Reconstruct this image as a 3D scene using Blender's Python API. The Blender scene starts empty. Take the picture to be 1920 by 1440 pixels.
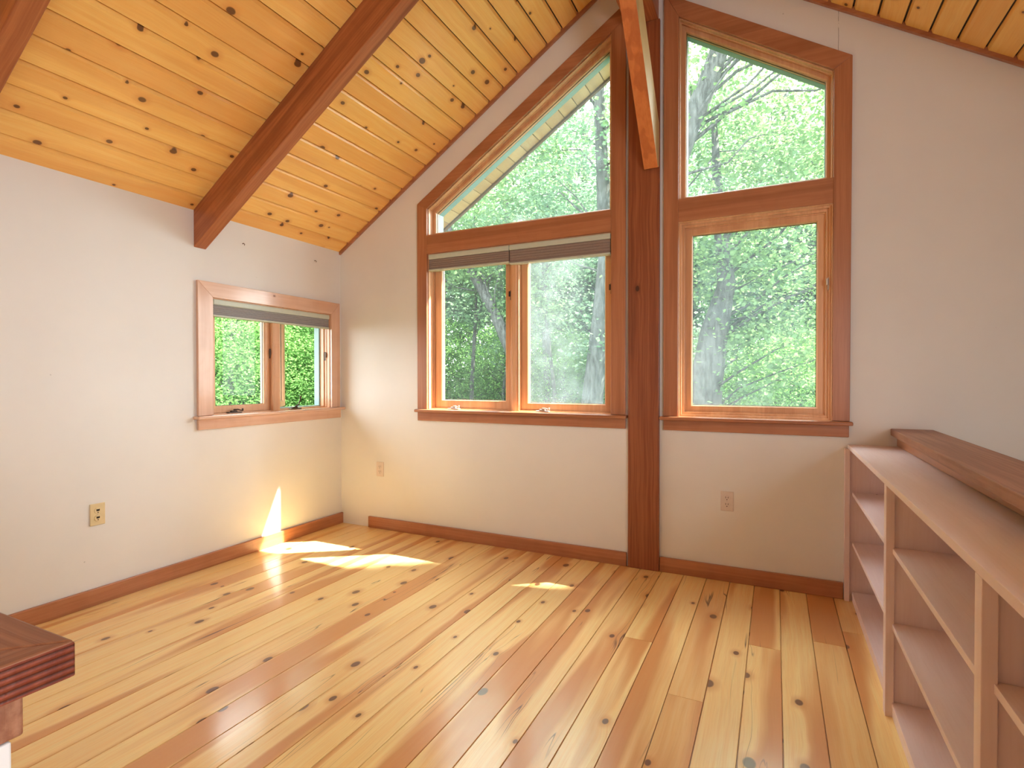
import bpy, math, random
import numpy as np
from mathutils import Vector, Matrix

SC = bpy.context.scene
COL = SC.collection

# ------------------------------------------------------------------ camera
CAM = Vector((3.247, -3.43, 1.2))
yaw, pit, rol = math.radians(25.916), math.radians(-0.607), math.radians(0.049)
Rm = Matrix.Rotation(yaw, 3, 'Z') @ Matrix.Rotation(pit, 3, 'X') @ Matrix.Rotation(rol, 3, 'Y')
cd = bpy.data.cameras.new('camera'); cam = bpy.data.objects.new('camera', cd); COL.objects.link(cam)
cam.matrix_world = Matrix.Translation(CAM) @ (Rm @ Matrix.Rotation(math.radians(90), 3, 'X')).to_4x4()
cd.sensor_fit = 'HORIZONTAL'; cd.sensor_width = 36.0; cd.lens = 1015.23 / 1920 * 36
cd.clip_start = 0.02; cd.clip_end = 500
SC.camera = cam

# ------------------------------------------------------------------ world, sun, fill lamps, exposure
SUN = Vector((1.43, 1.0, 2.24)).normalized()
w = bpy.data.worlds.new('sky'); SC.world = w; w.use_nodes = True
wn = w.node_tree.nodes; wl = w.node_tree.links
bg = wn['Background']; bg.inputs[1].default_value = 10.0
tc = wn.new('ShaderNodeTexCoord'); sp = wn.new('ShaderNodeSeparateXYZ'); rp = wn.new('ShaderNodeValToRGB')
wl.new(tc.outputs['Generated'], sp.inputs[0]); wl.new(sp.outputs[2], rp.inputs[0]); wl.new(rp.outputs[0], bg.inputs[0])
rp.color_ramp.elements[0].position = 0.0; rp.color_ramp.elements[0].color = (0.97, 0.98, 1.0, 1)
rp.color_ramp.elements[1].position = 1.0; rp.color_ramp.elements[1].color = (0.90, 0.96, 1.0, 1)

sd = bpy.data.lights.new('sun', 'SUN'); sd.energy = 44.0; sd.angle = math.radians(0.9); sd.color = (1.0, 0.93, 0.82)
so = bpy.data.objects.new('sun', sd); COL.objects.link(so)
so.rotation_euler = SUN.to_track_quat('Z', 'Y').to_euler(); so.location = SUN * 30

def area(name, loc, target, sx, sy, power, col):
    d = bpy.data.lights.new(name, 'AREA'); d.shape = 'RECTANGLE'; d.size = sx; d.size_y = sy; d.energy = power; d.color = col
    o = bpy.data.objects.new(name, d); COL.objects.link(o); o.location = loc
    o.rotation_euler = (Vector(loc) - Vector(target)).to_track_quat('Z', 'Y').to_euler()
    return o
# unseen fill lamps added to brighten the room and left wall; no windows built there
area('fill_lamp_rear', (4.5, -6.85, 1.6), (1.6, 0, 1.4), 0.95, 1.8, 12, (0.88, 0.94, 1.0))
area('fill_lamp_stair', (4.95, -3.9, 1.35), (0, -3.7, 1.1), 1.8, 1.3, 70, (0.88, 0.94, 1.0))

SC.view_settings.view_transform = 'Standard'; SC.view_settings.look = 'None'
SC.view_settings.gamma = 1; SC.view_settings.use_curve_mapping = False
SC.view_settings.exposure = 0.30
cy = SC.cycles
cy.use_denoising = True; cy.max_bounces = 9; cy.diffuse_bounces = 5; cy.glossy_bounces = 3
cy.transparent_max_bounces = 12; cy.transmission_bounces = 4; cy.sample_clamp_indirect = 12
cy.use_adaptive_sampling = True; cy.adaptive_threshold = 0.02; cy.caustics_reflective = False; cy.caustics_refractive = False

# ------------------------------------------------------------------ node helpers
def s2l(c):
    return tuple((x / 12.92 if x <= .04045 else ((x + .055) / 1.055) ** 2.4) for x in [v / 255 for v in c])
def rgba(c): return (*c, 1)

class NT:
    def __init__(s, name):
        s.m = bpy.data.materials.new(name); s.m.use_nodes = True
        s.n = s.m.node_tree.nodes; s.l = s.m.node_tree.links
        s.n.clear(); s.out = s.n.new('ShaderNodeOutputMaterial')
    def put(s, sock, v):
        if isinstance(v, bpy.types.NodeSocket): s.l.new(v, sock)
        elif isinstance(v, (tuple, list)) and len(v) == 3 and sock.type == 'RGBA': sock.default_value = (*v, 1)
        else: sock.default_value = v
    def math(s, op, a, b=0.0, c=None, clamp=False):
        n = s.n.new('ShaderNodeMath'); n.operation = op; n.use_clamp = clamp
        s.put(n.inputs[0], a); s.put(n.inputs[1], b)
        if c is not None: s.put(n.inputs[2], c)
        return n.outputs[0]
    def mix(s, f, a, b, mode='MIX'):
        n = s.n.new('ShaderNodeMix'); n.data_type = 'RGBA'; n.blend_type = mode
        s.put(n.inputs[0], f); s.put(n.inputs[6], a); s.put(n.inputs[7], b)
        return n.outputs[2]
    def ramp(s, v, a, b, lo=0.0, hi=1.0, smooth=True):
        n = s.n.new('ShaderNodeMapRange'); n.interpolation_type = 'SMOOTHSTEP' if smooth else 'LINEAR'
        s.put(n.inputs[0], v); s.put(n.inputs[1], a); s.put(n.inputs[2], b); s.put(n.inputs[3], lo); s.put(n.inputs[4], hi)
        return n.outputs[0]
    def vec(s, x, y, z):
        n = s.n.new('ShaderNodeCombineXYZ'); s.put(n.inputs[0], x); s.put(n.inputs[1], y); s.put(n.inputs[2], z); return n.outputs[0]
    def noise(s, v, scale=1.0, detail=3.0, rough=.55, dist=0.0):
        n = s.n.new('ShaderNodeTexNoise'); s.put(n.inputs['Vector'], v); n.inputs['Scale'].default_value = scale
        n.inputs['Detail'].default_value = detail; n.inputs['Roughness'].default_value = rough; n.inputs['Distortion'].default_value = dist
        return n.outputs[0]
    def vor(s, v, scale=1.0, dim='3D'):
        n = s.n.new('ShaderNodeTexVoronoi'); n.voronoi_dimensions = dim; s.put(n.inputs['Vector'], v); n.inputs['Scale'].default_value = scale
        return n.outputs['Distance'], n.outputs['Color']
    def obj(s):
        n = s.n.new('ShaderNodeTexCoord'); q = s.n.new('ShaderNodeSeparateXYZ'); s.l.new(n.outputs['Object'], q.inputs[0])
        return q.outputs
    def attr(s, name):
        n = s.n.new('ShaderNodeAttribute'); n.attribute_name = name; return n.outputs['Fac']
    def bsdf(s, col, rough=.5, bump=None, bs=.2, bd=.002, coat=0.0, metal=0.0, spec=.5, crough=.15):
        b = s.n.new('ShaderNodeBsdfPrincipled')
        s.put(b.inputs['Base Color'], col); s.put(b.inputs['Roughness'], rough); s.put(b.inputs['Metallic'], metal)
        b.inputs['Coat Weight'].default_value = coat; b.inputs['Coat Roughness'].default_value = crough
        b.inputs['Specular IOR Level'].default_value = spec
        if bump is not None:
            n = s.n.new('ShaderNodeBump'); n.inputs['Strength'].default_value = bs; n.inputs['Distance'].default_value = bd
            s.put(n.inputs['Height'], bump); s.l.new(n.outputs[0], b.inputs['Normal'])
        s.l.new(b.outputs[0], s.out.inputs[0]); return b

def plain(name, c, rough=.5, metal=0.0, nscale=30, namp=.06, spec=.5):
    t = NT(name); x, y, z = t.obj()
    n = t.noise(t.vec(x, y, z), nscale, 3)
    col = t.mix(t.ramp(n, .3, .7), tuple(v * (1 - namp) for v in c), tuple(min(1, v * (1 + namp)) for v in c))
    t.bsdf(col, rough, metal=metal, spec=spec, bump=n, bs=.05); return t.m

def wood(name, light, mid, dark, knotc, axis='X', boards=False, ks=3.0, kdens=.5, kr=.05, gs=55, heart=.5, hs=7.0,
         rough=.4, coat=0.0, streak=0.0, gamt=.6, bs=.12, var=.35, ridge=0.0):
    t = NT(name); x, y, z = t.obj()
    al, ac, no = {'X': (x, y, z), 'Y': (y, x, z), 'Z': (z, x, y)}[axis]
    if boards:
        bid = t.attr('bid')
        al = t.math('ADD', al, t.math('MULTIPLY', bid, 37.0))
        no = t.math('MULTIPLY', bid, 91.0)
    else: bid = .5
    wob = t.noise(t.vec(t.math('MULTIPLY', al, 1.3), ac, no), 2.0, 2)
    # knots
    kv = t.vec(t.math('MULTIPLY', al, ks * .75), t.math('MULTIPLY', ac if boards else t.math('ADD', ac, no), ks * 1.15), 0.0)
    kd, kc = t.vor(kv, 1.0, '2D')
    q = t.n.new('ShaderNodeSeparateColor'); t.l.new(kc, q.inputs[0])
    kk = t.math('GREATER_THAN', q.outputs[0], 1 - kdens)
    r = t.math('MULTIPLY', t.math('ADD', t.math('MULTIPLY', q.outputs[1], .8), .45), kr)
    r = t.math('MULTIPLY', r, kk)
    rn = t.math('DIVIDE', kd, t.math('ADD', r, .0001))
    rn = t.math('ADD', rn, t.math('MULTIPLY', t.math('SUBTRACT', wob, .5), .8))
    knot = t.math('MULTIPLY', t.ramp(rn, .75, 1.1, 1, 0), kk)
    halo = t.math('MULTIPLY', t.ramp(rn, .8, 2.8, 1, 0), kk)
    wide = t.math('MULTIPLY', t.ramp(rn, .5, 5.0, 1, 0), kk)
    # grain, bending round the knots
    acd = t.math('ADD', ac, t.math('MULTIPLY', wide, .010))
    acd = t.math('ADD', acd, t.math('MULTIPLY', t.math('SUBTRACT', wob, .5), .03))
    g1 = t.noise(t.vec(t.math('MULTIPLY', al, 1.6), t.math('MULTIPLY', acd, gs), t.math('MULTIPLY', no, gs if not boards else 1)), 1.0, 3, .6)
    g2 = t.noise(t.vec(t.math('MULTIPLY', al, 7), t.math('MULTIPLY', acd, gs * 5), no), 1.0, 2)
    g = t.ramp(g1, .32, .68)
    ht = t.noise(t.vec(t.math('MULTIPLY', al, .55), t.math('MULTIPLY', acd, hs), t.math('MULTIPLY', no, hs if not boards else 1)), 1.0, 1.5, .5)
    ht = t.ramp(ht, .50, .60)
    col = t.mix(t.math('MULTIPLY', g, gamt), light, mid)
    col = t.mix(t.math('MULTIPLY', ht, heart), col, dark)
    col = t.mix(t.math('MULTIPLY', t.ramp(g2, .4, .75), .18), col, dark)
    if boards:
        bv = t.math('FRACT', t.math('MULTIPLY', bid, 7.31))
        col = t.mix(t.math('MULTIPLY', t.ramp(bv, .35, 1.0, 0, 1, False), var), col, dark)
    if streak:
        sn = t.noise(t.vec(t.math('MULTIPLY', al, .9), t.math('MULTIPLY', acd, 24), no), 1.0, 1)
        s1 = t.ramp(t.math('ABSOLUTE', t.math('SUBTRACT', sn, .5)), 0, .012, 1, 0)
        gate = t.ramp(t.noise(t.vec(t.math('MULTIPLY', al, 1.1), t.math('MULTIPLY', ac, 9), t.math('ADD', no, 5.0)), 1.0, 1), .60, .68)
        col = t.mix(t.math('MULTIPLY', t.math('MULTIPLY', s1, gate), streak), col, knotc)
    col = t.mix(t.math('MULTIPLY', halo, .55), col, dark)
    col = t.mix(t.math('MULTIPLY', knot, .85), col, knotc)
    h = t.math('ADD', g1, t.math('MULTIPLY', g2, .4))
    if ridge:
        rg = t.math('SINE', t.math('MULTIPLY', t.math('ADD', no, t.math('MULTIPLY', wob, .006)), ridge))
        col = t.mix(t.ramp(rg, -.2, .9, 0, .75), col, knotc)
        h = t.math('SUBTRACT', h, t.math('MULTIPLY', rg, .6))
    t.bsdf(col, rough, bump=h, bs=bs, bd=.002, coat=coat)
    return t.m

def A(*c): return s2l(c)
M = {}
M['floor'] = wood('pine_floorboards', A(255, 228, 160), A(252, 206, 130), A(214, 144, 80), A(84, 42, 26), 'Y', True, ks=4.6, kdens=.42, kr=.085,
                  heart=.85, rough=.30, coat=.5, streak=.9, var=.42)
M['ceil'] = wood('pine_ceiling_boards', A(251, 206, 120), A(246, 186, 96), A(220, 144, 72), A(70, 32, 18), 'Y', True, ks=5.2, kdens=.85, kr=.070,
                 heart=.28, rough=.38, coat=.15, var=.15)
FIR = dict(light=A(184, 124, 88), mid=A(164, 102, 68), dark=A(136, 78, 48), knotc=A(86, 40, 22))
for ax in 'XYZ':
    M['post' + ax] = wood('dark_fir_' + ax.lower(), A(158, 92, 56), A(134, 70, 40), A(106, 52, 28), A(60, 26, 14), axis=ax, ks=2.2, kdens=.35, kr=.05, gs=90, heart=.4, hs=12, rough=.42, gamt=1.0, coat=.1, bs=.25)
    M['trim' + ax] = wood('fir_trim_' + ax.lower(), **FIR, axis=ax, ks=2.5, kdens=.12, kr=.018, gs=60, heart=.35, hs=14, rough=.36, coat=.15)
    M['beam' + ax] = wood('fir_beam_' + ax.lower(), A(180, 110, 66), A(154, 86, 48), A(116, 58, 32), A(60, 26, 14), axis=ax, ks=2.6, kdens=.3, kr=.03, gs=75,
                          heart=.5, hs=12, rough=.42, gamt=.9, coat=.1)
    M['sash' + ax] = wood('pine_sash_' + ax.lower(), A(224, 176, 134), A(208, 156, 114), A(182, 122, 82), A(110, 56, 30), axis=ax, ks=2, kdens=.08, kr=.03, gs=60,
                          heart=.3, rough=.35, coat=.2)
    M['pale' + ax] = wood('pickled_pine_' + ax.lower(), A(236, 216, 216), A(230, 206, 204), A(214, 184, 178), A(120, 72, 50), axis=ax, ks=3, kdens=.22, kr=.018, gs=30,
                          heart=.25, hs=6, rough=.45, gamt=.5, coat=.05, bs=.05)
    M['cap' + ax] = wood('weathered_fir_' + ax.lower(), A(168, 118, 90), A(142, 92, 68), A(112, 66, 48), A(70, 34, 24), axis=ax, ks=2, kdens=.15, kr=.03, gs=90,
                         heart=.4, rough=.45, gamt=1.0, bs=.4)
for ax in 'XYZ':  # fir paled for the left casing: reflected window sheen put into the colour
    M['bleach' + ax] = wood('sheen_painted_fir_' + ax.lower(), A(226, 188, 164), A(214, 172, 146), A(192, 144, 116), A(110, 60, 40), axis=ax, ks=2.5, kdens=.1, kr=.02, gs=60,
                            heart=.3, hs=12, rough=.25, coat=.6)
M['brace'] = wood('orange_fir', A(214, 130, 70), A(198, 110, 54), A(166, 84, 42), A(80, 40, 20), axis='Z', ks=3, kdens=.3, kr=.03, gs=40, heart=.5, hs=16, rough=.4, coat=.15)
M['sap'] = wood('pale_sapwood', A(214, 190, 134), A(204, 176, 116), A(176, 140, 88), A(120, 80, 40), axis='Z', ks=3, kdens=.2, kr=.02, rough=.45)
M['capridge'] = wood('red_fir_edge', A(136, 66, 44), A(122, 54, 36), A(96, 38, 24), A(56, 18, 10), axis='X', ks=2, kdens=.0, kr=.03, gs=60,
                     heart=.3, rough=.5, gamt=1.0, bs=.6, ridge=900)
M['soffit'] = wood('soffit_boards', A(186, 160, 116), A(170, 142, 98), A(150, 118, 80), A(110, 76, 46), 'Y', True, ks=3, kdens=.2, kr=.05, rough=.6)

def wallmat(name, c, crack=False):
    t = NT(name); x, y, z = t.obj()
    n1 = t.noise(t.vec(x, y, z), 1.3, 4, .6); n2 = t.noise(t.vec(x, y, z), 160, 2)
    col = t.mix(t.ramp(n1, .35, .75), c, tuple(v * .95 for v in c))
    # scuffs: small grey specks of their own shape
    vd, vc = t.vor(t.vec(x, y, z), 4.5)
    q = t.n.new('ShaderNodeSeparateColor'); t.l.new(vc, q.inputs[0])
    m = t.math('MULTIPLY', t.ramp(vd, .012, .022, 1, 0), t.math('GREATER_THAN', q.outputs[0], .6))
    col = t.mix(t.math('MULTIPLY', m, .45), col, tuple(v * .4 for v in c))
    if crack:
        wv = t.noise(t.vec(x, y, t.math('MULTIPLY', z, 6)), 6, 3)
        d = t.math('ABSOLUTE', t.math('ADD', t.math('SUBTRACT', x, 3.5485), t.math('MULTIPLY', t.math('SUBTRACT', wv, .5), .006)))
        band = t.math('MULTIPLY', t.math('GREATER_THAN', z, 2.97), t.ramp(t.noise(t.vec(x, y, t.math('MULTIPLY', z, 30)), 1, 2), .35, .5))
        col = t.mix(t.math('MULTIPLY', t.math('MULTIPLY', t.ramp(d, .0006, .0016, 1, 0), band), .8), col, (.12, .1, .1))
    t.bsdf(col, .75, bump=n2, bs=.06, bd=.001, spec=.3); return t.m
WALL = A(230, 228, 226)
M['wall'] = wallmat('plaster_white', WALL); M['wallc'] = wallmat('plaster_white_cracked', WALL, True)
M['ivory'] = plain('ivory_plastic', A(222, 203, 160), .35, namp=.02)
M['white'] = plain('white_plastic', A(222, 208, 200), .35, namp=.02)
M['slot'] = plain('dark_slot', A(40, 28, 18), .7)
M['bronze'] = plain('bronze_hardware', A(84, 66, 56), .45, .6)
M['metal'] = plain('pale_metal_hardware', A(200, 190, 185), .3, .7)
M['rail'] = plain('blind_rail_sage', A(196, 204, 190), .4, namp=.02)
M['fab'] = plain('blind_fabric_grey', A(142, 126, 118), .85, nscale=200)
M['fab2'] = plain('blind_fabric_blue_grey', A(150, 148, 150), .85, nscale=200)
M['extframe'] = plain('pale_teal_cladding', A(150, 184, 184), .4, namp=.02)
M['seal'] = plain('black_gasket', A(28, 26, 26), .6)
M['roof'] = plain('roof_shingles', A(70, 66, 64), .9)
M['extdark'] = plain('brown_fascia', A(96, 74, 58), .7)

def glass(name, veil):
    t = NT(name); x, y, z = t.obj()
    tr = t.n.new('ShaderNodeBsdfTransparent'); tr.inputs[0].default_value = (.95, .985, .97, 1)
    gl = t.n.new('ShaderNodeBsdfGlossy'); gl.inputs['Roughness'].default_value = .02
    lw = t.n.new('ShaderNodeLayerWeight'); lw.inputs[0].default_value = .5
    fr = t.math('MULTIPLY_ADD', t.math('POWER', lw.outputs['Facing'], 5.0), .7, .010)
    m1 = t.n.new('ShaderNodeMixShader'); t.l.new(fr, m1.inputs[0]); t.l.new(tr.outputs[0], m1.inputs[1]); t.l.new(gl.outputs[0], m1.inputs[2])
    du = t.n.new('ShaderNodeBsdfTranslucent'); du.inputs[0].default_value = (.8, .93, 1, 1)
    m2 = t.n.new('ShaderNodeMixShader')
    d = t.ramp(t.noise(t.vec(x, y, z), 5, 5, .7), .3, .8, veil * .6, veil * 1.5)
    t.l.new(d, m2.inputs[0]); t.l.new(m1.outputs[0], m2.inputs[1]); t.l.new(du.outputs[0], m2.inputs[2])
    t.l.new(m2.outputs[0], t.out.inputs[0]); return t.m
M['glass'] = glass('dusty_glass', .045); M['glassc'] = glass('clear_glass', .008)

# ------------------------------------------------------------------ mesh helpers
class MB:
    def __init__(s): s.v = []; s.f = []; s.bid = []
    def add(s, vs, fs, bid=0.0):
        o = len(s.v); s.v += [tuple(v) for v in vs]; s.f += [tuple(i + o for i in f) for f in fs]; s.bid += [bid] * len(fs); return s
    def box(s, a, b, bid=0.0):
        x0, y0, z0 = [min(p, q) for p, q in zip(a, b)]; x1, y1, z1 = [max(p, q) for p, q in zip(a, b)]
        return s.add([(x0, y0, z0), (x1, y0, z0), (x1, y1, z0), (x0, y1, z0), (x0, y0, z1), (x1, y0, z1), (x1, y1, z1), (x0, y1, z1)],
                     [(0, 3, 2, 1), (4, 5, 6, 7), (0, 1, 5, 4), (1, 2, 6, 5), (2, 3, 7, 6), (3, 0, 4, 7)], bid)
    def prism(s, poly, a, b, ax='Y', bid=0.0):
        """poly of 2-D points extruded from a to b along ax (ax Y: points are x,z; X: y,z; Z: x,y)"""
        n = len(poly)
        def P(p, d): return {'Y': (p[0], d, p[1]), 'X': (d, p[0], p[1]), 'Z': (p[0], p[1], d)}[ax]
        vs = [P(p, a) for p in poly] + [P(p, b) for p in poly]
        fs = [tuple(range(n)), tuple(range(2 * n - 1, n - 1, -1))] + [(i, n + i, n + (i + 1) % n, (i + 1) % n) for i in range(n)]
        return s.add(vs, fs, bid)
    def cyl(s, p, q, r, n=12, r2=None):
        p, q = Vector(p), Vector(q); r2 = r if r2 is None else r2
        d = (q - p).normalized(); u = d.orthogonal().normalized(); v = d.cross(u)
        ring = [[c + (u * math.cos(6.28318 * i / n) + v * math.sin(6.28318 * i / n)) * rr for i in range(n)] for c, rr in ((p, r), (q, r2))]
        fs = [(i, (i + 1) % n, n + (i + 1) % n, n + i) for i in range(n)] + [tuple(range(n - 1, -1, -1)), tuple(range(n, 2 * n))]
        return s.add(ring[0] + ring[1], fs)
    def tube(s, pts, rad, n=10):
        pts = [Vector(p) for p in pts]; rings = []
        for i, p in enumerate(pts):
            d = (pts[min(i + 1, len(pts) - 1)] - pts[max(i - 1, 0)]).normalized()
            u = d.cross(Vector((.13, 1, .07))).normalized(); v = d.cross(u)
            rings += [p + (u * math.cos(6.28318 * k / n) + v * math.sin(6.28318 * k / n)) * rad[i] for k in range(n)]
        fs = [(i * n + k, i * n + (k + 1) % n, (i + 1) * n + (k + 1) % n, (i + 1) * n + k) for i in range(len(pts) - 1) for k in range(n)]
        fs += [tuple(range(n - 1, -1, -1)), tuple(range((len(pts) - 1) * n, len(pts) * n))]
        return s.add(rings, fs)
    def sweep(s, poly, prof, P):
        """mitred frame: prof is a closed loop of (inset, depth) carried round the convex polygon poly"""
        n = len(poly); m = len(prof); vs = []
        for ins, dep in prof:
            for p in inset(poly, ins): vs.append(P(p[0], p[1], dep))
        fs = [(j * n + i, j * n + (i + 1) % n, ((j + 1) % m) * n + (i + 1) % n, ((j + 1) % m) * n + i) for j in range(m) for i in range(n)]
        return s.add(vs, fs)
    def make(s, name, mat, parent=None, bevel=0.0, smooth=False, kind=None, loc=None, bid=False):
        me = bpy.data.meshes.new(name)
        org = Vector(parent.location) if parent else Vector((0, 0, 0))
        if parent and parent.parent: org = org + Vector(parent.parent.location)
        if loc is not None: org = org + Vector(loc) if parent else Vector(loc)
        me.from_pydata([tuple(Vector(v) - org) for v in s.v], [], s.f); me.update()
        if bid:
            a = me.attributes.new('bid', 'FLOAT', 'FACE'); a.data.foreach_set('value', s.bid)
        me.materials.append(mat)
        import bmesh
        b = bmesh.new(); b.from_mesh(me); bmesh.ops.recalc_face_normals(b, faces=b.faces); b.to_mesh(me); b.free()
        o = bpy.data.objects.new(name, me); COL.objects.link(o)
        if parent: o.parent = parent
        if loc is not None: o.location = loc
        if bevel:
            md = o.modifiers.new('bevel', 'BEVEL'); md.width = bevel; md.segments = 2; md.limit_method = 'ANGLE'; md.angle_limit = math.radians(40)
        if smooth:
            for p in me.polygons: p.use_smooth = True
        if kind: o['kind'] = kind
        return o

def inset(poly, d):
    n = len(poly); area_ = sum(poly[i][0] * poly[(i + 1) % n][1] - poly[(i + 1) % n][0] * poly[i][1] for i in range(n)); sg = 1 if area_ > 0 else -1
    L = []
    for i in range(n):
        (x0, y0), (x1, y1) = poly[i], poly[(i + 1) % n]; l = math.hypot(x1 - x0, y1 - y0)
        nx, ny = -(y1 - y0) / l * sg, (x1 - x0) / l * sg
        L.append((nx, ny, nx * x0 + ny * y0 + d))
    out = []
    for i in range(n):
        a, b, c = L[i - 1]; e, f, g = L[i]; D = a * f - b * e
        out.append(((c * f - b * g) / D, (a * g - c * e) / D))
    return out

def tag(o, label=None, cat=None, group=None, kind=None):
    if label: o['label'] = label
    if cat: o['category'] = cat
    if group: o['group'] = group
    if kind: o['kind'] = kind
    return o
def thing(name, label, cat, loc, group=None, kind=None):
    o = bpy.data.objects.new(name, None); COL.objects.link(o); o.location = loc; o.empty_display_size = .1
    return tag(o, label, cat, group, kind)

# ------------------------------------------------------------------ shell
SL = .65; CZ = 2.245; RX = 2.515; XR = 5.03; YB = -7.0
def zl(x): return CZ + SL * x if x <= RX else CZ + SL * (2 * RX - x)
rng = random.Random(4)

# floor: individual pine boards, .131 wide, with butt joints
f = MB(); f.box((-.02, YB, -.25), (3.96, .0, -.012), .5)
joints = {24: [-.78], 22: [-1.33], 20: [-.95, -3.2], 26: [-.62], 27: [-.45]}
x = 0.0; k = 0
while x < 3.95:
    x1 = min(x + .131, 3.955)
    ys = [YB] + sorted(joints.get(k, []) or [rng.uniform(-6, -3.2)]) + [0.0]
    for a, b in zip(ys[:-1], ys[1:]):
        g = .0011 + .0009 * rng.random()
        f.box((x + g, a + .0006, -.012), (x1 - g, b - .0006, 0), rng.random())
    x = x1; k += 1
f.make('floor', M['floor'], kind='structure', bid=True, bevel=.0012)
MB().box((0, YB, -2.95), (XR, 0, -2.7)).make('floor', M['floor'], kind='structure', bid=True)

# ceiling: tongue-and-groove boards on both slopes (each board a shallow prism with V-grooves)
c = MB(); th = .02; nx_, nz_ = -SL / math.hypot(1, SL), 1 / math.hypot(1, SL)
def slope_boards(mb, off, x0, xs, y0, y1, side, e=.009):
    # side +1: left slope, -1: right slope (mirrored about the ridge)
    for a, b in zip(xs[:-1], xs[1:]):
        def P(x, dz):
            X = x if side > 0 else 2 * RX - x
            return (X, off + SL * x + dz)
        g_ = .004
        poly = [P(a + g_, e * 1.5), P(a + e, 0), P(b - e, 0), P(b - g_, e * 1.5), P(b - g_, .018), P(a + g_, .018)]
        ys = [y0] + ([rng.uniform(y0 + 1, -3.4)] if y1 - y0 > 3 else []) + [y1]
        for p, q in zip(ys[:-1], ys[1:]): mb.prism(poly, p, q - .0005, 'Y', rng.random())
xsL = [-.02, .091] + [.091 + .11 * i for i in range(1, 22)] + [RX]
xsR = [-.02] + [2 * RX - 3.615 - .1108 * i for i in range(12, -1, -1)]
xsR = [v for v in xsR if v >= -.02]; vv = xsR[-1]
while vv + .1108 < RX: vv += .1108; xsR.append(vv)
xsR.append(RX)
slope_boards(c, CZ, 0, xsL, YB, 0, 1); slope_boards(c, CZ, 0, xsR, YB, 0, -1)
c.make('ceiling', M['ceil'], kind='structure', bid=True)
# roof slab above, with its overhang, soffit boards and fascia
r = MB()
for s in (1, -1):
    X = lambda v: v if s > 0 else 2 * RX - v
    r.prism([(X(-.7), CZ + .019 - SL * .7), (X(RX), CZ + .019 + SL * RX), (X(RX), CZ + .30 + SL * RX), (X(-.7), CZ + .30 - SL * .7)], YB - .3, .73, 'Y')
r.make('roof', M['roof'], kind='structure')
s_ = MB(); sx = [-.6 + .11 * i for i in range(29)] + [RX]
slope_boards(s_, 2.19, 0, sx, .14, .705, 1, .003); slope_boards(s_, 2.19, 0, sx, .14, .705, -1, .003)
s_.make('soffit', M['soffit'], kind='structure', bid=True)
fa = MB()
for s in (1, -1):
    X = lambda v: v if s > 0 else 2 * RX - v
    fa.prism([(X(-.7), 2.17 - SL * .7), (X(RX), 2.17 + SL * RX), (X(RX), 2.5 + SL * RX), (X(-.7), 2.5 - SL * .7)], .705, .733, 'Y')
fa.make('fascia', M['extdark'], kind='structure')

# window openings in the far (gable) wall
W1 = dict(x0=.872, x1=2.297, zb=.962, zt0=2.483, zt1=3.412)
W2 = dict(x0=2.714, x1=3.527, zb=.962, zt0=3.390, zt1=2.870)
wb = MB(); T = .14; ZB = -2.9
def strip(x0, x1, zfun0=None, zfun1=None):
    zs = [(x0, ZB), (x1, ZB)]
    top = [(x1, zl(x1) + .02)] + ([(RX, zl(RX) + .02)] if x0 < RX < x1 else []) + [(x0, zl(x0) + .02)]
    wb.prism(zs + top, 0, T)
strip(-.14, W1['x0']); strip(W1['x1'], W2['x0']); strip(W2['x1'], XR + .14)
for W_, r0, r1 in ((W1, 2.15, 2.27), (W2, 2.16, 2.275)):
    a, b = W_['x0'], W_['x1']
    wb.prism([(a, ZB), (b, ZB), (b, W_['zb']), (a, W_['zb'])], 0, T)
    wb.prism([(a, r0), (b, r0), (b, r1), (a, r1)], 0, T)
    wb.prism([(a, W_['zt0']), (b, W_['zt1']), (b, zl(b) + .02), (a, zl(a) + .02)], 0, T)
wb.make('wall_back', M['wallc'], kind='structure')
# left wall with the small window opening
W3 = dict(y0=-1.15, y1=-.124, z0=.962, z1=1.718)
wlft = MB()
wlft.box((-.14, YB, ZB), (0, W3['y0'], CZ + .01)); wlft.box((-.14, W3['y1'], ZB), (0, 0, CZ + .01))
wlft.box((-.14, W3['y0'], ZB), (0, W3['y1'], W3['z0'])); wlft.box((-.14, W3['y0'], W3['z1']), (0, W3['y1'], CZ + .01))
wlft.make('wall_left', M['wall'], kind='structure')
MB().box((XR, YB, ZB), (XR + .14, 0, CZ + .02)).make('wall_right', M['wall'], kind='structure')
MB().prism([(-.14, ZB), (XR + .14, ZB), (XR + .14, zl(XR)), (RX, zl(RX) + .02), (-.14, zl(0))], YB - .14, YB).make('wall_front', M['wall'], kind='structure')
# half wall between the loft and the stairwell
MB().box((3.85, -3.6, -.25), (3.95, -.001, .897)).make('wall_stair', M['wall'], kind='structure')

# baseboards and ceiling trim
def bb(name, a, b, mat):
    MB().box(a, b).make(name, mat, kind='structure', bevel=.003)
bb('baseboard_left', (.001, YB, 0), (.02, -.001, .088), M['trimY'])
bb('baseboard_back', (.298, -.02, 0), (2.398, -.001, .088), M['trimX'])
bb('baseboard_back', (2.606, -.02, 0), (3.583, -.001, .090), M['trimX'])
t1 = MB(); t1.prism([(0.001, 2.222), (2.385, 2.222 + SL * 2.385), (2.385, 2.262 + SL * 2.385), (0.001, 2.262)], -.02, -.001)
t1.make('trim_1', M['trimX'], kind='structure')
t2 = MB(); t2.prism([(2.65, 5.492 - SL * 2.65), (5.02, 5.492 - SL * 5.02), (5.02, 5.53 - SL * 5.02), (2.65, 5.53 - SL * 2.65)], -.02, -.001)
t2.make('trim_2', M['trimX'], kind='structure')

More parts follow.
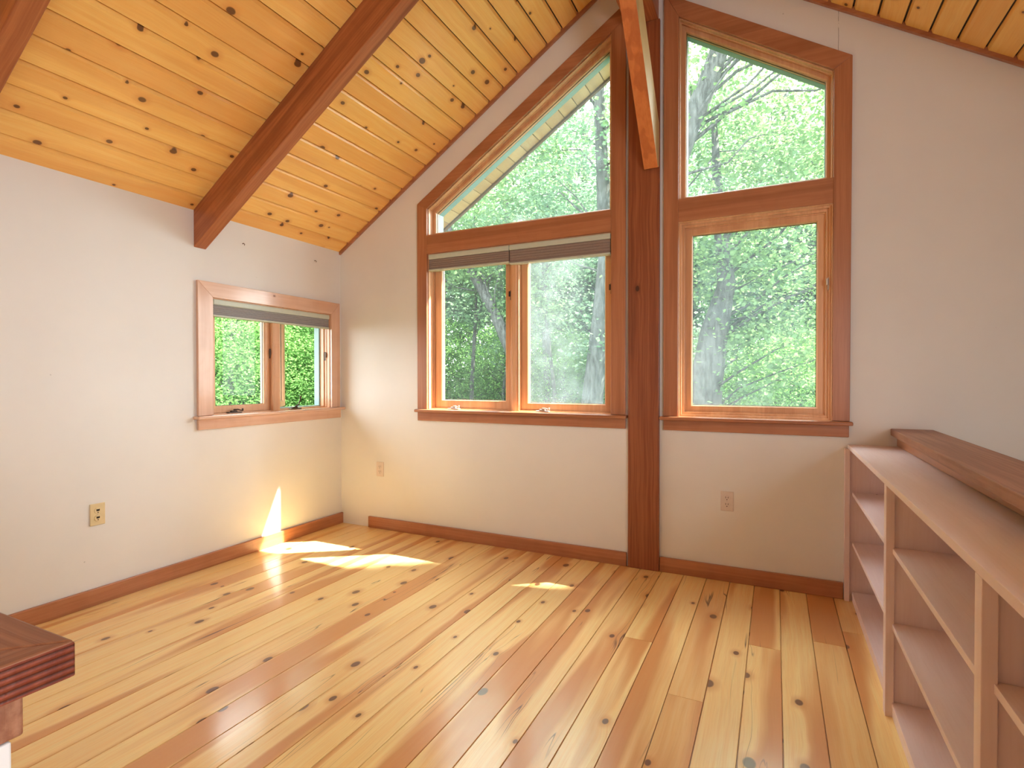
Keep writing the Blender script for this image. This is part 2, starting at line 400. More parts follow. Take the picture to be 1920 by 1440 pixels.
# ------------------------------------------------------------------ windows
def PY(a, b, d): return (a, d, b)
def PX(a, b, d): return (-d, a, b)   # left wall: a = y, b = z, d = depth outwards
def boards_y(parent, polys, y0, y1, P=PY, mk='trim'):
    for poly, ax in polys:
        m = MB(); n = len(poly)
        vs = [P(*p, y0) for p in poly] + [P(*p, y1) for p in poly]
        fs = [tuple(range(n)), tuple(range(2 * n - 1, n - 1, -1))] + [(i, n + i, n + (i + 1) % n, (i + 1) % n) for i in range(n)]
        m.add(vs, fs).make('casing', M[mk + ax], parent, bevel=.0025)

def handle(parent, x, ydep, z, P, mat, folded=True, flip=1):
    h = MB()
    def bx(a, b): 
        pts = [P(a[0], a[1], a[2]), P(b[0], b[1], b[2])]; h.box(pts[0], pts[1])
    bx((x - .05, z, ydep - .012), (x + .05, z + .010, ydep + .022))
    bx((x - .025, z + .010, ydep - .006), (x + .02, z + .020, ydep + .014))
    o = h.make('crank_base', mat, parent, bevel=.004)
    a = MB()
    if folded:
        p = [P(x - .005, z + .024, ydep + .002), P(x + .02 * flip, z + .026, ydep - .006), P(x + .052 * flip, z + .016, ydep - .012)]
    else:
        p = [P(x, z + .02, ydep + .004), P(x + .03 * flip, z + .035, ydep), P(x + .045 * flip, z + .085, ydep - .004)]
    a.tube(p, [.006, .005, .0045]); a.cyl(p[-1], Vector(p[-1]) + Vector((0, 0, .016)), .006)
    a.make('crank_handle', mat, parent, smooth=True)

def lock(parent, x, z, dep, P, side=-1, mat='bronze'):
    m = MB(); m.box(P(x, z - .035, dep), P(x + side * .005, z + .035, dep + .022))
    m.box(P(x + side * .005, z - .010, dep - .008), P(x + side * .013, z + .028, dep + .004)); m.make('sash_lock', M[mat], parent, bevel=.003)

def sash(parent, poly, prof_in, depth, P, gmat, glass_in, glass_d, ext=None):
    sw = MB(); sw.sweep(poly, [(0, depth[0]), (prof_in - .006, depth[0]), (prof_in, depth[0] + .008), (prof_in, depth[1]), (0, depth[1])], P)
    s_o = sw.make('sash', M['sashZ'], parent, bevel=.0012)
    g = MB(); gp = inset(poly, prof_in - .004); n = len(gp)
    g.add([P(*p, glass_d) for p in gp] + [P(*p, glass_d + .004) for p in gp], [tuple(range(n)), tuple(range(2 * n - 1, n - 1, -1))] + [(i, n + i, n + (i + 1) % n, (i + 1) % n) for i in range(n)])
    g.make('pane', gmat, s_o)
    sl = MB(); sl.sweep(inset(poly, prof_in - .001), [(0, glass_d - .003), (.003, glass_d - .003), (.003, glass_d), (0, glass_d)], P); sl.make('gasket', M['seal'], s_o)
    return s_o

# window 1: left of the post
w1 = thing('window_1', 'tall window left of the timber post, sloping top over two cranked casements with a folded blind', 'window', (1.58, 0, .95), kind='structure')
so_ = .652
def zo(x): return 2.526 + so_ * (x - .785)
def zi(x): return 2.483 + so_ * (x - .872)
boards_y(w1, [([(.785, .966), (.872, .966), (.872, 2.483), (.785, 2.526)], 'Z'),
              ([(.785, 2.526), (.872, 2.483), (2.391, zi(2.391)), (2.391, zo(2.391))], 'X'),
              ([(2.297, .966), (2.391, .966), (2.391, zi(2.391)), (2.297, zi(2.297))], 'Z'),
              ([(.872, 2.141), (2.297, 2.141), (2.297, 2.281), (.872, 2.281)], 'X')], -.02, 0)
MB().box((.777, -.056, .944), (2.404, .06, .965)).make('stool', M['trimX'], w1, bevel=.006)
MB().box((.785, -.020, .878), (2.391, 0, .944)).make('apron', M['trimX'], w1, bevel=.003)
JP = [(0, 0.0), (.006, 0.0), (.006, .03), (.010, .03), (.010, .034), (.006, .034), (.006, .056), (.014, .056), (.014, .07), (.010, .07), (.010, T), (-.01, T), (-.01, 0.0)]
up = [(.872, 2.281), (2.297, 2.281), (2.297, zi(2.297)), (.872, 2.483)]
MB().sweep(up, JP, PY).make('jamb', M['sashZ'], w1, bevel=.001)
sash(w1, inset(up, .012), .02, (.055, .11), PY, M['glass'], .02, .085)
MB().sweep(inset(up, .026), [(0, .112), (.006, .112), (.006, .165), (0, .165)], PY).make('exterior_frame', M['extframe'], w1)
lo = [(.872, .962), (2.297, .962), (2.297, 2.141), (.872, 2.141)]
MB().sweep(lo, JP, PY).make('jamb', M['sashZ'], w1, bevel=.001)
XM = 1.5875
MB().box((XM - .032, .030, .966), (XM + .032, .11, 2.13)).make('mullion', M['sashZ'], w1, bevel=.003)
MB().box((XM - .016, .020, .966), (XM + .016, .030, 2.13)).make('mullion_bead', M['sashZ'], w1, bevel=.002)
sash(w1, [(.888, .975), (XM - .034, .975), (XM - .034, 2.125), (.888, 2.125)], .062, (.072, .112), PY, M['glassc'], .05, .094)
sash(w1, [(XM + .034, .975), (2.281, .975), (2.281, 2.125), (XM + .034, 2.125)], .052, (.072, .112), PY, M['glass'], .05, .094)
handle(w1, 1.085, .02, .966, PY, M['metal']); handle(w1, 1.805, .02, .966, PY, M['metal'])
lock(w1, 2.291, 1.78, .006, PY); lock(w1, XM - .032, 1.79, .03, PY)

# window 2: right of the post
w2 = thing('window_2', 'tall window right of the timber post, trapezoid pane above one large square-topped pane', 'window', (3.12, 0, .95), kind='structure')
def zo2(x): return 2.925 - .64 * (x - 3.613)
def zi2(x): return 2.870 - .64 * (x - 3.527)
boards_y(w2, [([(2.627, .966), (2.714, .966), (2.714, zi2(2.714)), (2.627, zo2(2.627))], 'Z'),
              ([(2.627, zo2(2.627)), (2.714, zi2(2.714)), (3.527, 2.870), (3.613, 2.925)], 'X'),
              ([(3.527, .966), (3.609, .966), (3.613, 2.925), (3.527, 2.870)], 'Z'),
              ([(2.714, 2.150), (3.527, 2.150), (3.527, 2.287), (2.714, 2.287)], 'X')], -.02, 0)
MB().box((2.609, -.056, .944), (3.622, .06, .965)).make('stool', M['trimX'], w2, bevel=.006)
MB().box((2.628, -.020, .880), (3.606, 0, .944)).make('apron', M['trimX'], w2, bevel=.003)
up = [(2.714, 2.287), (3.527, 2.287), (3.527, 2.870), (2.714, zi2(2.714))]
MB().sweep(up, JP, PY).make('jamb', M['sashZ'], w2, bevel=.001)
sash(w2, inset(up, .012), .02, (.055, .11), PY, M['glass'], .02, .085)
MB().sweep(inset(up, .026), [(0, .112), (.006, .112), (.006, .165), (0, .165)], PY).make('exterior_frame', M['extframe'], w2)
lo = [(2.714, .962), (3.527, .962), (3.527, 2.150), (2.714, 2.150)]
JP2 = [(0, -.012), (.005, -.012), (.005, .01), (.016, .01), (.016, .032), (.030, .032), (.030, .05), (.036, .05), (.036, T), (-.01, T), (-.01, -.0), (0, 0)]
MB().sweep(lo, JP2, PY).make('jamb', M['sashZ'], w2, bevel=.001)
sash(w2, inset(lo, .030), .042, (.058, .105), PY, M['glass'], .05, .09)
lock(w2, 3.511, 1.72, .012, PY, mat='metal')

# window 3: small window in the left wall
w3 = thing('window_3', 'small double casement in the left wall, right sash swung open, casing paled with painted window sheen', 'window', (0, -.63, .95), kind='structure')
ya, yb = W3['y0'], W3['y1']
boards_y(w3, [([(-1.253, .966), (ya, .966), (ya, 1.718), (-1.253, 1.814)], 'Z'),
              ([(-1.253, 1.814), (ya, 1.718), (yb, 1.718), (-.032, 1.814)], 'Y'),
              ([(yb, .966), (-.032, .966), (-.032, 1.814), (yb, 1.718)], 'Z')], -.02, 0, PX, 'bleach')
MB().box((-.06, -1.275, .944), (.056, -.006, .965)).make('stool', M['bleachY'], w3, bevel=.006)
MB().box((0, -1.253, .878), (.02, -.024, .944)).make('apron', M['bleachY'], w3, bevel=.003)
lo = [(ya, .962), (yb, .962), (yb, 1.718), (ya, 1.718)]
MB().sweep(lo, JP, PX).make('jamb', M['sashZ'], w3, bevel=.001)
YM = -.637
MB().box((-.12, YM - .030, .966), (-.012, YM + .030, 1.71)).make('mullion', M['sashZ'], w3, bevel=.003)
sash(w3, [(ya + .016, .975), (YM - .032, .975), (YM - .032, 1.704), (ya + .016, 1.704)], .045, (.045, .09), PX, M['glassc'], .05, .068)
# open right sash: hinged at the mullion, swung outwards
hx, hy, ang = -.095, YM + .034, math.radians(38)
def PO(a, b, d):
    u = a; return (hx - u * math.sin(ang) - (d - .045) * math.cos(ang), hy + u * math.cos(ang) - (d - .045) * math.sin(ang), b)
sash(w3, [(0, .977), (.462, .977), (.462, 1.702), (0, 1.702)], .045, (.045, .09), PO, M['glassc'], .05, .068)
MB().sweep([(YM + .03, .97), (yb - .01, .97), (yb - .01, 1.712), (YM + .03, 1.712)], [(0, .10), (.012, .10), (.012, .15), (0, .15)], PX).make('exterior_frame', M['extframe'], w3)
handle(w3, -.975, .018, .966, PX, M['bronze']); handle(w3, -.46, .018, .966, PX, M['bronze'], False)
lock(w3, YM - .031, 1.38, .035, PX); lock(w3, yb - .004, 1.38, .035, PX)

# ------------------------------------------------------------------ blinds
def blind(label, P, a0, a1, zt, zb, dep, fab, group=None, axisbox=True):
    c = P((a0 + a1) / 2, zt, dep)
    o = thing('window_blind', label, 'blind', c, group)
    def bx(n, u0, u1, z0, z1, d0, d1, mat, bv=.003, parent=o):
        return MB().box(P(u0, z0, d0), P(u1, z1, d1)).make(n, mat, parent, bevel=bv)
    bx('head_rail', a0, a1, zt - .036, zt, dep, dep + .05, M['rail'], .006)
    st = MB(); n = 5; z = zt - .036; h = (z - zb - .012) / n
    for i in range(n):
        q0, q1 = z - i * h, z - (i + 1) * h
        d0 = dep + .006
        pr = [(d0 + .004, q0), (d0, (q0 + q1) / 2), (d0 + .004, q1), (d0 + .038, q1), (d0 + .040, (q0 + q1) / 2), (d0 + .038, q0)]
        vs = [P(a0 + .003, b, a) for a, b in pr] + [P(a1 - .003, b, a) for a, b in pr]; m = len(pr)
        st.add(vs, [tuple(range(m)), tuple(range(2 * m - 1, m - 1, -1))] + [(k, m + k, m + (k + 1) % m, (k + 1) % m) for k in range(m)])
    st.make('folded_fabric', fab, o)
    br = bx('bottom_rail', a0 + .001, a1 - .001, zb, zb + .012, dep + .002, dep + .05, M['rail'], .003)
    for u in (a0 + (a1 - a0) * .18, a0 + (a1 - a0) * .72):
        MB().box(P(u - .02, zb - .004, dep - .002), P(u + .02, zb + .004, dep + .010)).make('clip', M['rail'], br, bevel=.002)
    return o
blind('raised grey folded blind over the left casement of the window left of the post', PY, .880, 1.560, 2.136, 2.012, -.010, M['fab'])
blind('raised grey folded blind over the right casement, nearest the post', PY, 1.562, 2.290, 2.136, 2.000, -.010, M['fab'])
blind('raised blue-grey blind in the small left wall window', PX, ya + .012, yb - .008, 1.712, 1.600, -.006, M['fab2'])

# ------------------------------------------------------------------ timber frame
AN = math.atan(SL); LEN = 2.402 / math.cos(AN) ; HB = .232 * math.cos(AN)
def rafter(y, side, label):
    m = MB()
    # local frame: x along the slope from the wall, z perpendicular; ends cut plumb
    tn = math.tan(AN); m.prism([(0, 0), (LEN, 0), (LEN + HB * tn, HB), (HB * tn, HB)], 0, .08, 'Y')
    o = m.make('rafter_beam', M['beamX'], bevel=.004)
    if side > 0: o.location = (.001, y, 2.015); o.rotation_euler = (0, -AN, 0)
    else: o.location = (XR - .001, y + .08, 2.015); o.rotation_euler = (0, -AN, math.pi)
    tag(o, label, 'beam'); return o
rafter(-1.265, 1, 'sloping fir rafter under the left ceiling, ending above the small window')
rafter(-2.455, 1, 'sloping fir rafter cut by the top left corner of the picture')
rafter(-1.265, -1, 'sloping fir rafter on the right ceiling slope above the stairwell')

post = MB().box((2.409, -.027, 0), (2.603, -.001, 3.408)).make('timber_post', M['postZ'], bevel=.004)
tag(post, 'full height square fir post between the two tall windows', 'post')
rb = MB().box((2.400, YB, 3.41), (2.592, -.001, 3.80)).make('ridge_beam', M['beamY'], bevel=.004)
tag(rb, 'heavy ridge beam at the ceiling peak resting on the post', 'beam')
kb = MB(); kb.prism([(-.028, 2.50), (-.06, 2.485), (-.885, 3.409), (-.66, 3.409), (-.028, 2.77)], 2.515, 2.600, 'X')
kbo = kb.make('knee_brace', M['brace'], bevel=.003)
kbo.data.materials.append(M['sap'])
for p_ in kbo.data.polygons:
    if p_.normal.x > .9: p_.material_index = 1
tag(kbo, 'slanted orange knee brace from the post up to the ridge beam', 'brace')

# ------------------------------------------------------------------ bookcase along the half wall
bk = thing('bookcase', 'long low washed pine bookcase with open shelves along the stair half wall', 'bookcase', (3.6, 0, 0))
XF, XB = 3.602, 3.845; YE = -3.12
MB().box((XF, YE - .02, .819), (XB, -.001, .841)).make('top', M['paleY'], bk, bevel=.0015)
YS = [-.001, -1.093, -2.077, YE]
XS = 3.622
st = [(-.038, -.002), (-1.134, -1.093), (-2.116, -2.077), (YE, YE + .038)]
for a, b in st:
    MB().box((XF if a < -.1 else 3.586, a, 0), (XS + .006 if a < -.1 else 3.610, b, .819)).make('stile', M['paleZ'], bk, bevel=.0015)
for k_, (y0, y1) in enumerate([(-1.114, -.02), (-2.096, -1.114), (YE + .01, -2.096)]):
    for z in ((.588, .322) if k_ == 0 else (.600, .332) if k_ == 1 else (.621, .340)):
        MB().box((XS, y0 + .01, z - .019), (XB - .012, y1 - .01, z)).make('shelf', M['paleY'], bk, bevel=.001)
    zb_ = .052
    MB().box((XS, y0 + .01, zb_ - .019), (XB - .012, y1 - .01, zb_)).make('shelf', M['paleY'], bk, bevel=.001)
    MB().box((XS + .002, y0 + .01, 0), (XS + .018, y1 - .01, zb_ - .019)).make('kick_board', M['paleY'], bk)
for y in (-.010, -1.114, -2.096, YE + .01):
    MB().box((XS + .006 if y < -.1 else 3.608, y - .009, 0), (XB - .012, y + .009, .819)).make('side_panel', M['paleZ'], bk)
MB().box((XB - .012, YE, 0), (XB, -.001, .819)).make('back_panel', M['paleY'], bk)

# railing caps
rc = thing('railing_cap', 'thick fir cap board on the stair half wall behind the bookcase', 'railing', (3.88, -.01, .897))
m = MB(); m.prism([(3.794, -.001), (3.978, -.001), (3.935, -3.62), (3.707, -3.62)], .898, .934, 'Z'); m.make('cap_board', M['capY'], rc, bevel=.004)
MB().box((3.822, -3.6, .843), (3.849, -.001, .898)).make('fascia_board', M['trimY'], rc, bevel=.002)

NX, NY = 2.607, -3.131
MB().box((.9, -3.36, 0), (NX - .030, NY - .040, .845)).make('wall_landing', M['wall'], kind='structure', bevel=.002)
nc = thing('railing_cap', 'dark mitred fir cap corner in the near left foreground', 'railing', (NX - .1, NY - .1, .846))
m = MB()
m.prism([(.85, NY), (NX, NY), (NX - .14, NY - .14), (.85, NY - .14)], .8965, .934, 'Z'); m.make('cap_board', M['capX'], nc, bevel=.003)
m = MB(); m.prism([(NX, NY), (NX, NY - .29), (NX - .14, NY - .29), (NX - .14, NY - .14)], .8965, .934, 'Z'); m.make('cap_board', M['capY'], nc, bevel=.003)
MB().box((.85, NY + .0001, .8975), (NX + .0004, NY - .27, .9325)).make('cap_core', M['capridge'], nc, bevel=.002)
MB().box((.88, NY - .03, .846), (NX - .03, NY - .25, .8965)).make('fascia_board', M['capX'], nc, bevel=.003)

# ------------------------------------------------------------------ outlets and small wall hardware
def outlet(label, P, a, z, mat, heart=False):
    c = P(a, z, 0); o = thing('wall_outlet', label, 'outlet', c)
    MB().box(P(a - .036, z - .058, 0), P(a + .036, z + .058, -.007)).make('plate', mat, o, bevel=.003)
    for dz in (-.0195, .0195):
        m = MB(); n = 20
        c0, c1 = Vector(P(a, z + dz, -.006)), Vector(P(a, z + dz, -.0095))
        m.cyl(c0, c1, .0172, n); ro = m.make('receptacle', mat, o, bevel=.001)
        s = MB()
        for da in (-.0065, .0065):
            s.box(P(a + da - .0013, z + dz - .001 + .0, -.0090), P(a + da + .0013, z + dz + .009, -.0100))
        s.cyl(P(a, z + dz - .009, -.0090), P(a, z + dz - .009, -.0100), .003, 8)
        if heart: s.box(P(a - .006, z + dz - .002, -.0092), P(a + .006, z + dz + .008, -.0102))
        s.make('slots', M['slot'], ro)
    MB().cyl(P(a, z, -.0065), P(a, z, -.0085), .003, 10).make('screw', M['metal'], o)
outlet('cream outlet on the left wall, nearest the foreground', PX, -1.808, .478, M['ivory'], True)
outlet('white outlet below the two-casement window, near the room corner', PY, .409, .474, M['white'])
outlet('white outlet below the window right of the post', PY, 2.994, .472, M['white'])
for y, z, lb in ((-.92, 2.113, 'tiny metal picture hook under the end of the rafter'), (-.283, 2.121, 'tiny metal picture hook near the room corner above the small window')):
    m = MB(); m.cyl((0, y, z), (.012, y, z), .003, 8); m.tube([(.010, y, z), (.016, y + .004, z - .004), (.012, y + .004, z - .012)], [.002, .002, .002], 6)
    o = m.make('picture_hook', M['bronze'], loc=(0, y, z)); tag(o, lb, 'hook')

# ------------------------------------------------------------------ outdoors
def leafmat(name, c, c2, tr, k=.5):
    t = NT(name)
    oi = t.n.new('ShaderNodeTexCoord'); n = t.noise(oi.outputs['Object'], 1.1, 3); n2 = t.noise(oi.outputs['Object'], 14, 1)
    col = t.mix(t.ramp(n, .35, .65), c, c2); col = t.mix(t.ramp(n2, .35, .65, 0, .5), col, tuple(v * .7 for v in c))
    d = t.n.new('ShaderNodeBsdfDiffuse'); t.l.new(col, d.inputs[0])
    q = t.n.new('ShaderNodeBsdfTranslucent'); t.l.new(t.mix(.5, col, tr), q.inputs[0])
    m = t.n.new('ShaderNodeMixShader'); m.inputs[0].default_value = k
    t.l.new(d.outputs[0], m.inputs[1]); t.l.new(q.outputs[0], m.inputs[2]); t.l.new(m.outputs[0], t.out.inputs[0]); return t.m
LK = .95
M['leafA'] = leafmat('maple_leaves', (.085, .16, .075), (.13, .22, .095), (.25, .39, .15))
M['leafB'] = leafmat('oak_leaves', (.095, .18, .105), (.14, .24, .14), (.23, .37, .20))
M['leafC'] = leafmat('beech_leaves', (.10, .22, .065), (.17, .33, .10), (.24, .46, .12))
def barkmat(name, c):
    t = NT(name); x, y, z = t.obj()
    n = t.noise(t.vec(t.math('MULTIPLY', x, 9), t.math('MULTIPLY', y, 9), t.math('MULTIPLY', z, 2.2)), 1.6, 5, .7)
    col = t.mix(t.ramp(n, .35, .65), tuple(v * .45 for v in c), tuple(v * 1.3 for v in c)); t.bsdf(col, .9, bump=n, bs=.8, bd=.03, spec=.1); return t.m
M['bark'] = barkmat('grey_bark', (.070, .074, .070)); M['barkd'] = barkmat('dark_bark', (.05, .053, .05))
M['ground'] = plain('forest_floor', (.03, .04, .012), .95, nscale=2, namp=.5)

def leaf_mesh(name, P, size, rs, mat, droop=.35):
    n = len(P); nr = rs.normal(size=(n, 3)) * .55; nr[:, 2] += 1.0
    nr /= np.linalg.norm(nr, axis=1)[:, None]
    az = rs.uniform(0, 2 * np.pi, n); d = np.stack([np.cos(az), np.sin(az), -droop * np.ones(n)], 1)
    d -= nr * (d * nr).sum(1)[:, None]; d /= np.linalg.norm(d, axis=1)[:, None]
    s = np.cross(nr, d); L = size * rs.uniform(.6, 1.25, n)[:, None]
    V = np.stack([P, P + d * L * .45 + s * L * .46 - nr * L * .06, P + d * L * 1.05, P + d * L * .45 - s * L * .46 - nr * L * .06], 1).reshape(-1, 3).astype('f4')
    me = bpy.data.meshes.new(name); me.vertices.add(4 * n); me.vertices.foreach_set('co', V.ravel())
    me.loops.add(4 * n); me.loops.foreach_set('vertex_index', np.arange(4 * n, dtype='i4'))
    me.polygons.add(n); me.polygons.foreach_set('loop_start', np.arange(0, 4 * n, 4, dtype='i4'))
    me.update(calc_edges=True); me.materials.append(mat); return me

def crown_pts(c, rad, twigs, per, rs, tr=.38, hollow=.35):
    c = np.array(c); rad = np.array(rad)
    v = rs.normal(size=(twigs, 3)); v /= np.linalg.norm(v, axis=1)[:, None]
    rr = (hollow + (1 - hollow) * rs.uniform(0, 1, twigs) ** .6)[:, None]
    tc_ = c + v * rr * rad
    a = rs.normal(size=(twigs, per, 3)) * np.array([tr, tr, tr * .22])
    # sprays slope outwards and down
    out = v.copy(); out[:, 2] = 0
    dz = -(a * out[:, None, :]).sum(2) * .45
    a[:, :, 2] += dz
    return (tc_[:, None, :] + a).reshape(-1, 3), tc_

def branches(mb, trunk, tips, rs, n, r0=.05):
    idx = rs.choice(len(tips), min(n, len(tips)), replace=False)
    zt = np.array([p[2] for p in trunk])
    for i in idx:
        tp = Vector(tips[i]); z0 = max(zt[0] + .3 * (zt[-1] - zt[0]), tp.z - rs.uniform(.6, 1.8))
        z0 = min(z0, zt[-1] - .05)
        k = int(np.clip(np.searchsorted(zt, z0), 1, len(trunk) - 1)); a, b = Vector(trunk[k - 1]), Vector(trunk[k]); f_ = (z0 - a.z) / max(1e-3, b.z - a.z)
        s0 = a.lerp(b, min(1, max(0, f_))); L = (tp - s0).length
        mid = s0.lerp(tp, .5) + Vector(rs.normal(size=3)) * .08 * L + Vector((0, 0, .06 * L))
        rr = r0 * (.5 + rs.uniform(0, .7)); q1 = s0.lerp(mid, .5) + Vector(rs.normal(size=3)) * .03 * L; q2 = mid.lerp(tp, .5) + Vector(rs.normal(size=3)) * .04 * L
        mb.tube([s0, q1, mid, q2, tp], [rr, rr * .8, rr * .6, rr * .4, rr * .15], 6)

GZ = -2.9
def tree(name, label, trunk, rads, crowns, leaf, mat, bark, seed, cat='tree', group=None, nb=40, keep=None, br=.05):
    """trunk: world points; crowns: list of (centre, radii, twigs, leaves per twig)"""
    rs = np.random.RandomState(seed); base = Vector(trunk[0])
    o = thing(name, label, cat, base, group)
    loc_t = [tuple(Vector(p) - base) for p in trunk]
    mb = MB(); mb.tube(loc_t, rads, 12)
    P_all = []; tips = []
    for c_, r_, tw, per in crowns:
        p, t_ = crown_pts(np.array(c_) - np.array(base), r_, tw, per, rs); P_all.append(p); tips.append(t_)
    P_all = np.concatenate(P_all); tips = np.concatenate(tips)
    if keep is not None: P_all = P_all[keep(P_all + np.array(base))]
    if keep is not None: tips = tips[keep(tips + np.array(base)) & keep(tips * .8 + np.array(base))]
    branches(mb, loc_t, tips, rs, nb, br)
    me_o = MB(); me_o.v = mb.v; me_o.f = mb.f; me_o.bid = mb.bid
    me = bpy.data.meshes.new('trunk'); me.from_pydata(me_o.v, [], me_o.f); me.materials.append(bark)
    for p_ in me.polygons: p_.use_smooth = True
    t_o = bpy.data.objects.new('trunk', me); COL.objects.link(t_o); t_o.parent = o
    l_o = bpy.data.objects.new('foliage', leaf_mesh('foliage', P_all, leaf, rs, mat)); COL.objects.link(l_o); l_o.parent = o
    return o
def copy_tree(o, loc, rz, sc, label, group=None):
    c = o.copy(); COL.objects.link(c); c.location = loc; c.rotation_euler = (0, 0, rz); c.scale = (sc, sc, sc); c['label'] = label
    if group: c['group'] = group
    for ch in list(o.children):
        d = ch.copy(); COL.objects.link(d); d.parent = c
    return c

MB().box((-70, .15, GZ - .3), (60, 80, GZ)).make('ground', M['ground'], kind='structure')
MB().box((-70, -40, GZ - .3), (-.15, .15, GZ)).make('ground', M['ground'], kind='structure')

# named trees seen through the panes
tree('maple_tree', 'pale straight trunked tree filling the right casement beside the post',
     [(-.8, 9, GZ), (-.70, 9, .4), (-.50, 9, 2.2), (-.34, 9, 4.0), (-.42, 9, 6.0), (-.52, 9, 8.0), (-.4, 9.1, 12)], [.34, .26, .22, .18, .15, .13, .05],
     [((-.6, 9.8, 7.6), (3.4, 2.0, 3.4), 230, 46), ((.2, 9.6, 2.3), (1.6, .9, 1.0), 45, 44)], .105, M['leafB'], M['bark'], 1, nb=22, br=.03)
tree('maple_tree', 'leaning grey tree behind the left casement beside the post',
     [(-2.3, 9.3, GZ), (-2.5, 9.2, .3), (-2.83, 9, 1.9), (-3.35, 9, 3.0), (-4.05, 9, 4.15), (-5.3, 9, 6.2), (-6.0, 9.2, 9)], [.2, .17, .15, .14, .12, .09, .03],
     [((-5.0, 9.6, 6.6), (3.2, 2.2, 3.2), 240, 46), ((-3.4, 9.2, 4.3), (1.6, 1.0, .8), 50, 46), ((-2.6, 9.3, 3.0), (.9, .8, .5), 20, 50)], .10, M['leafA'], M['bark'], 2, nb=24, br=.03)
tree('oak_tree', 'broad dark trunked tree low in the large pane right of the post',
     [(1.98, 7, GZ), (2.03, 7, .0), (2.10, 7, 1.0), (2.24, 7, 2.0), (2.45, 7.1, 2.9), (2.3, 7.3, 4.2), (2.2, 7.4, 6)], [.42, .34, .30, .25, .16, .11, .05],
     [((3.2, 7.6, 3.9), (2.3, 1.3, 1.5), 190, 44), ((3.3, 7.4, 1.7), (1.4, 1.0, .9), 70, 40), ((2.9, 7.2, .3), (1.5, 1.0, .5), 60, 40)], .085, M['leafA'], M['barkd'], 3, nb=26, br=.028)
tree('maple_tree', 'tall tree whose pale limb leans across the trapezoid pane right of the post',
     [(.6, 6.3, GZ), (.9, 6.2, 1.2), (1.45, 6.05, 4.1), (1.93, 6, 5.36), (2.20, 6, 5.95), (2.44, 6, 6.6), (2.6, 6, 8.6)], [.30, .26, .20, .18, .165, .15, .08],
     [((2.9, 7.4, 6.9), (2.8, 1.9, 2.0), 190, 42)], .095, M['leafA'], M['bark'], 4, nb=22, br=.035)

# tall tree outside to the right: its crown shades the lower part of the glass and leaves the dappled sun
Sx, Sy, Sz = 1.43, 1.0, 2.24
def keep_sun(P):
    t = (P[:, 1] - .1) / Sy; xw = P[:, 0] - Sx * t; zw = P[:, 2] - Sz * t
    lit = (zw > 1.24 + .10 * np.sin(xw * 9)) & (xw < 2.24) & (zw < 2.7)
    lit |= (zw < 1.27) & (zw > .7) & (xw > .6) & (xw < 3.5)
    lit |= (xw < 1.03) | ((xw > 1.52) & (xw < 1.76)) | ((xw > 2.62) & (xw < 3.0) & (zw < 1.85))
    lit |= (np.abs(zw - 1.50 - .3 * (3.0 - xw)) < .13) & (xw > 2.7) & (xw < 3.2)
    return ~lit
tree('oak_tree', 'very tall tree beside the house outside the right hand windows',
     [(9.6, 4.8, GZ), (9.5, 4.8, 3), (9.2, 4.7, 7), (9.0, 4.6, 11)], [.4, .33, .25, .1],
     [((8.9, 4.6, 10.2), (3.3, 2.4, 2.5), 620, 60)], .17, M['leafB'], M['barkd'], 5, nb=6, keep=keep_sun)

# woods behind: two prototypes, copied
pA = tree('woodland_tree', 'dense mid green tree in the woods straight behind the left casement',
          [(-6, 15, GZ), (-6.1, 15, 3), (-5.9, 15, 8)], [.22, .17, .08],
          [((-6, 15, 4.4), (3.2, 2.6, 4.6), 340, 46), ((-6, 15, -.6), (2.6, 2.2, 1.8), 120, 46)], .15, M['leafB'], M['barkd'], 11, group=None, nb=36)
pB = tree('woodland_tree', 'tall light green tree at the left end of the woods behind the left casement',
          [(-10, 14, GZ), (-9.8, 14, 4), (-10.1, 14, 12)], [.25, .2, .08],
          [((-10, 14, 7.6), (3.4, 2.8, 5.0), 340, 46), ((-10, 14, .6), (2.8, 2.4, 2.6), 130, 46)], .14, M['leafA'], M['bark'], 12, group=None, nb=36)
G = 'trees filling the woods beyond the tall windows'
spots = [(pA, -2.2, 15.5, .6, .95), (pB, -4.2, 19, 1.9, 1.1), (pA, .9, 14.2, 2.6, .9), (pB, 1.2, 20, 3.3, 1.1), (pA, 4.3, 14.5, 4.0, .95), (pB, 3.6, 18.5, 5.0, 1.0),
         (pA, 6.6, 18, .2, 1.1), (pB, -8.5, 20, 1.0, 1.15), (pA, -12, 18, 2.2, 1.2), (pB, -14.5, 13.5, 3.9, 1.1), (pA, -1.2, 22, 5.1, 1.3), (pA, -6.6, 24, 4.2, 1.3), (pA, -12, 26, 1.2, 1.4), (pA, 3.5, 25, .2, 1.3)]
for i, (p, X, Y, rz, sc) in enumerate(spots):
    copy_tree(p, (X, Y, GZ), rz, sc, 'green tree crowded among its neighbours in the woods beyond the tall windows', G)
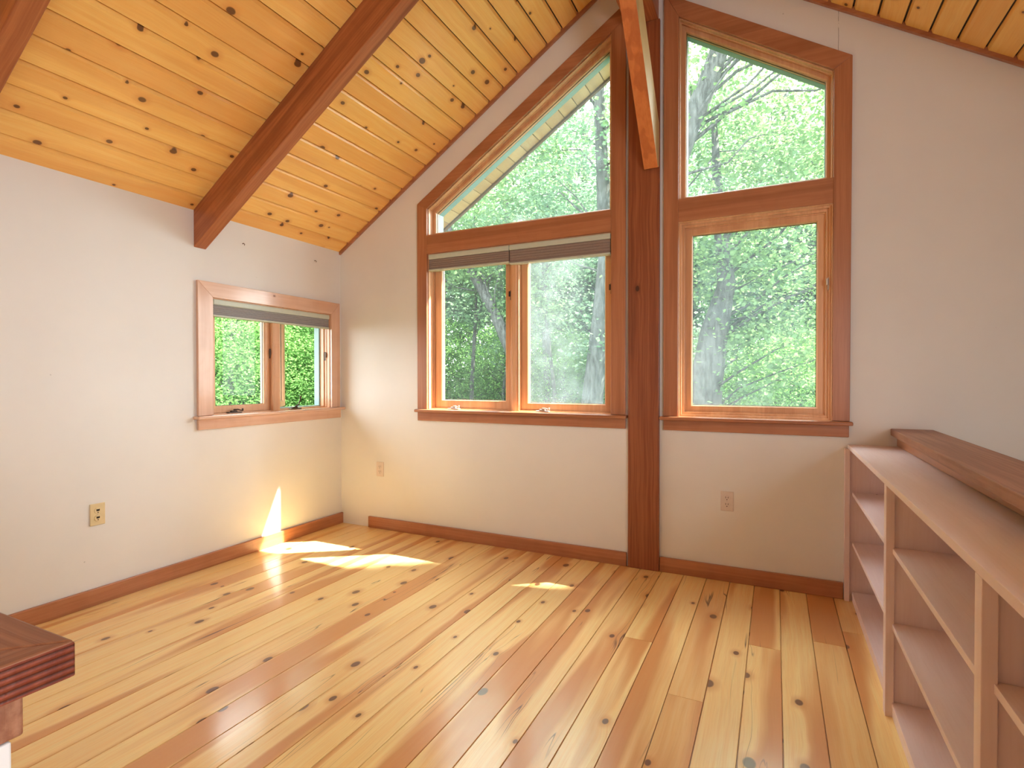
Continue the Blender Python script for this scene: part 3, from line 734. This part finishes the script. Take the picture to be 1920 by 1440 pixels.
for i, (pts, rr, lb) in enumerate([
        ([(-4.9, 10.5, GZ), (-4.85, 10.5, 1), (-4.7, 10.5, 3.2), (-4.75, 10.5, 6)], .075, 'slender dark trunk low in the left casement beside the post'),
        ([(-3.9, 10.8, GZ), (-3.95, 10.8, .8), (-3.7, 10.8, 2.6), (-3.4, 10.8, 5)], .06, 'slender dark trunk right of another in the left casement, behind the leaning tree'),
        ([(-2.0, 10.2, GZ), (-2.1, 10.2, .8), (-2.35, 10.2, 2.8), (-2.3, 10.2, 6)], .065, 'slender dark trunk in the middle of the right casement beside the post'),
        ([(-2.75, 10.9, GZ), (-2.6, 10.9, 1), (-2.75, 10.9, 3.6), (-2.6, 10.9, 6)], .10, 'slender trunk at the left edge of the right casement beside the post')]):
    tx, ty, tz = pts[-1]
    tree('young_tree', lb, pts, [rr, rr * .85, rr * .6, rr * .25], [((tx, ty, tz - 1.5), (1.1, .8, 2.0), 60, 40)], .085, M['leafB'], M['barkd'], 40 + i, nb=14, br=.016)
# understorey and the thicket outside the small left window
sh = tree('leafy_shrub', 'bright green thicket close outside the small window, left opening',
          [(-7.2, 4.3, GZ), (-7.2, 4.3, -.5), (-7.1, 4.3, 2.5)], [.10, .08, .03],
          [((-7.2, 4.3, .9), (1.9, 1.7, 2.4), 420, 130)], .048, M['leafC'], M['barkd'], 21, cat='shrub', nb=30, br=.02)
GS = 'thicket outside the small left window'
for X, Y, rz, sc, lb in [(-6.6, 6.6, 1.3, .95, 0), (-9.6, 5.2, 2.4, 1.35, 0), (-8.8, 8.2, 3.7, 1.3, 0), (-10.5, 2.0, 4.5, 1.3, 0), (-12.5, 7.5, .3, 1.8, 0), (-13.5, 11.5, 5.3, 1.9, 0)]:
    copy_tree(sh, (X, Y, GZ), rz, sc, 'bright green shrub in the thicket outside the small left window', GS)
GU = 'undergrowth below the tall windows'
for X, Y, rz, sc in [(-4.6, 12.2, .5, .95), (-2.4, 11.8, 2.2, .9), (-.2, 12.3, 1.1, .95), (1.6, 11.4, 3.1, .85), (3.6, 10.4, 4.4, .85), (5.0, 12.5, 5.2, 1.0), (-7.0, 12.4, 2.9, 1.0)]:
    c_ = copy_tree(sh, (X, Y, GZ), rz, sc, 'leafy shrub among the undergrowth below the tall windows', GU)
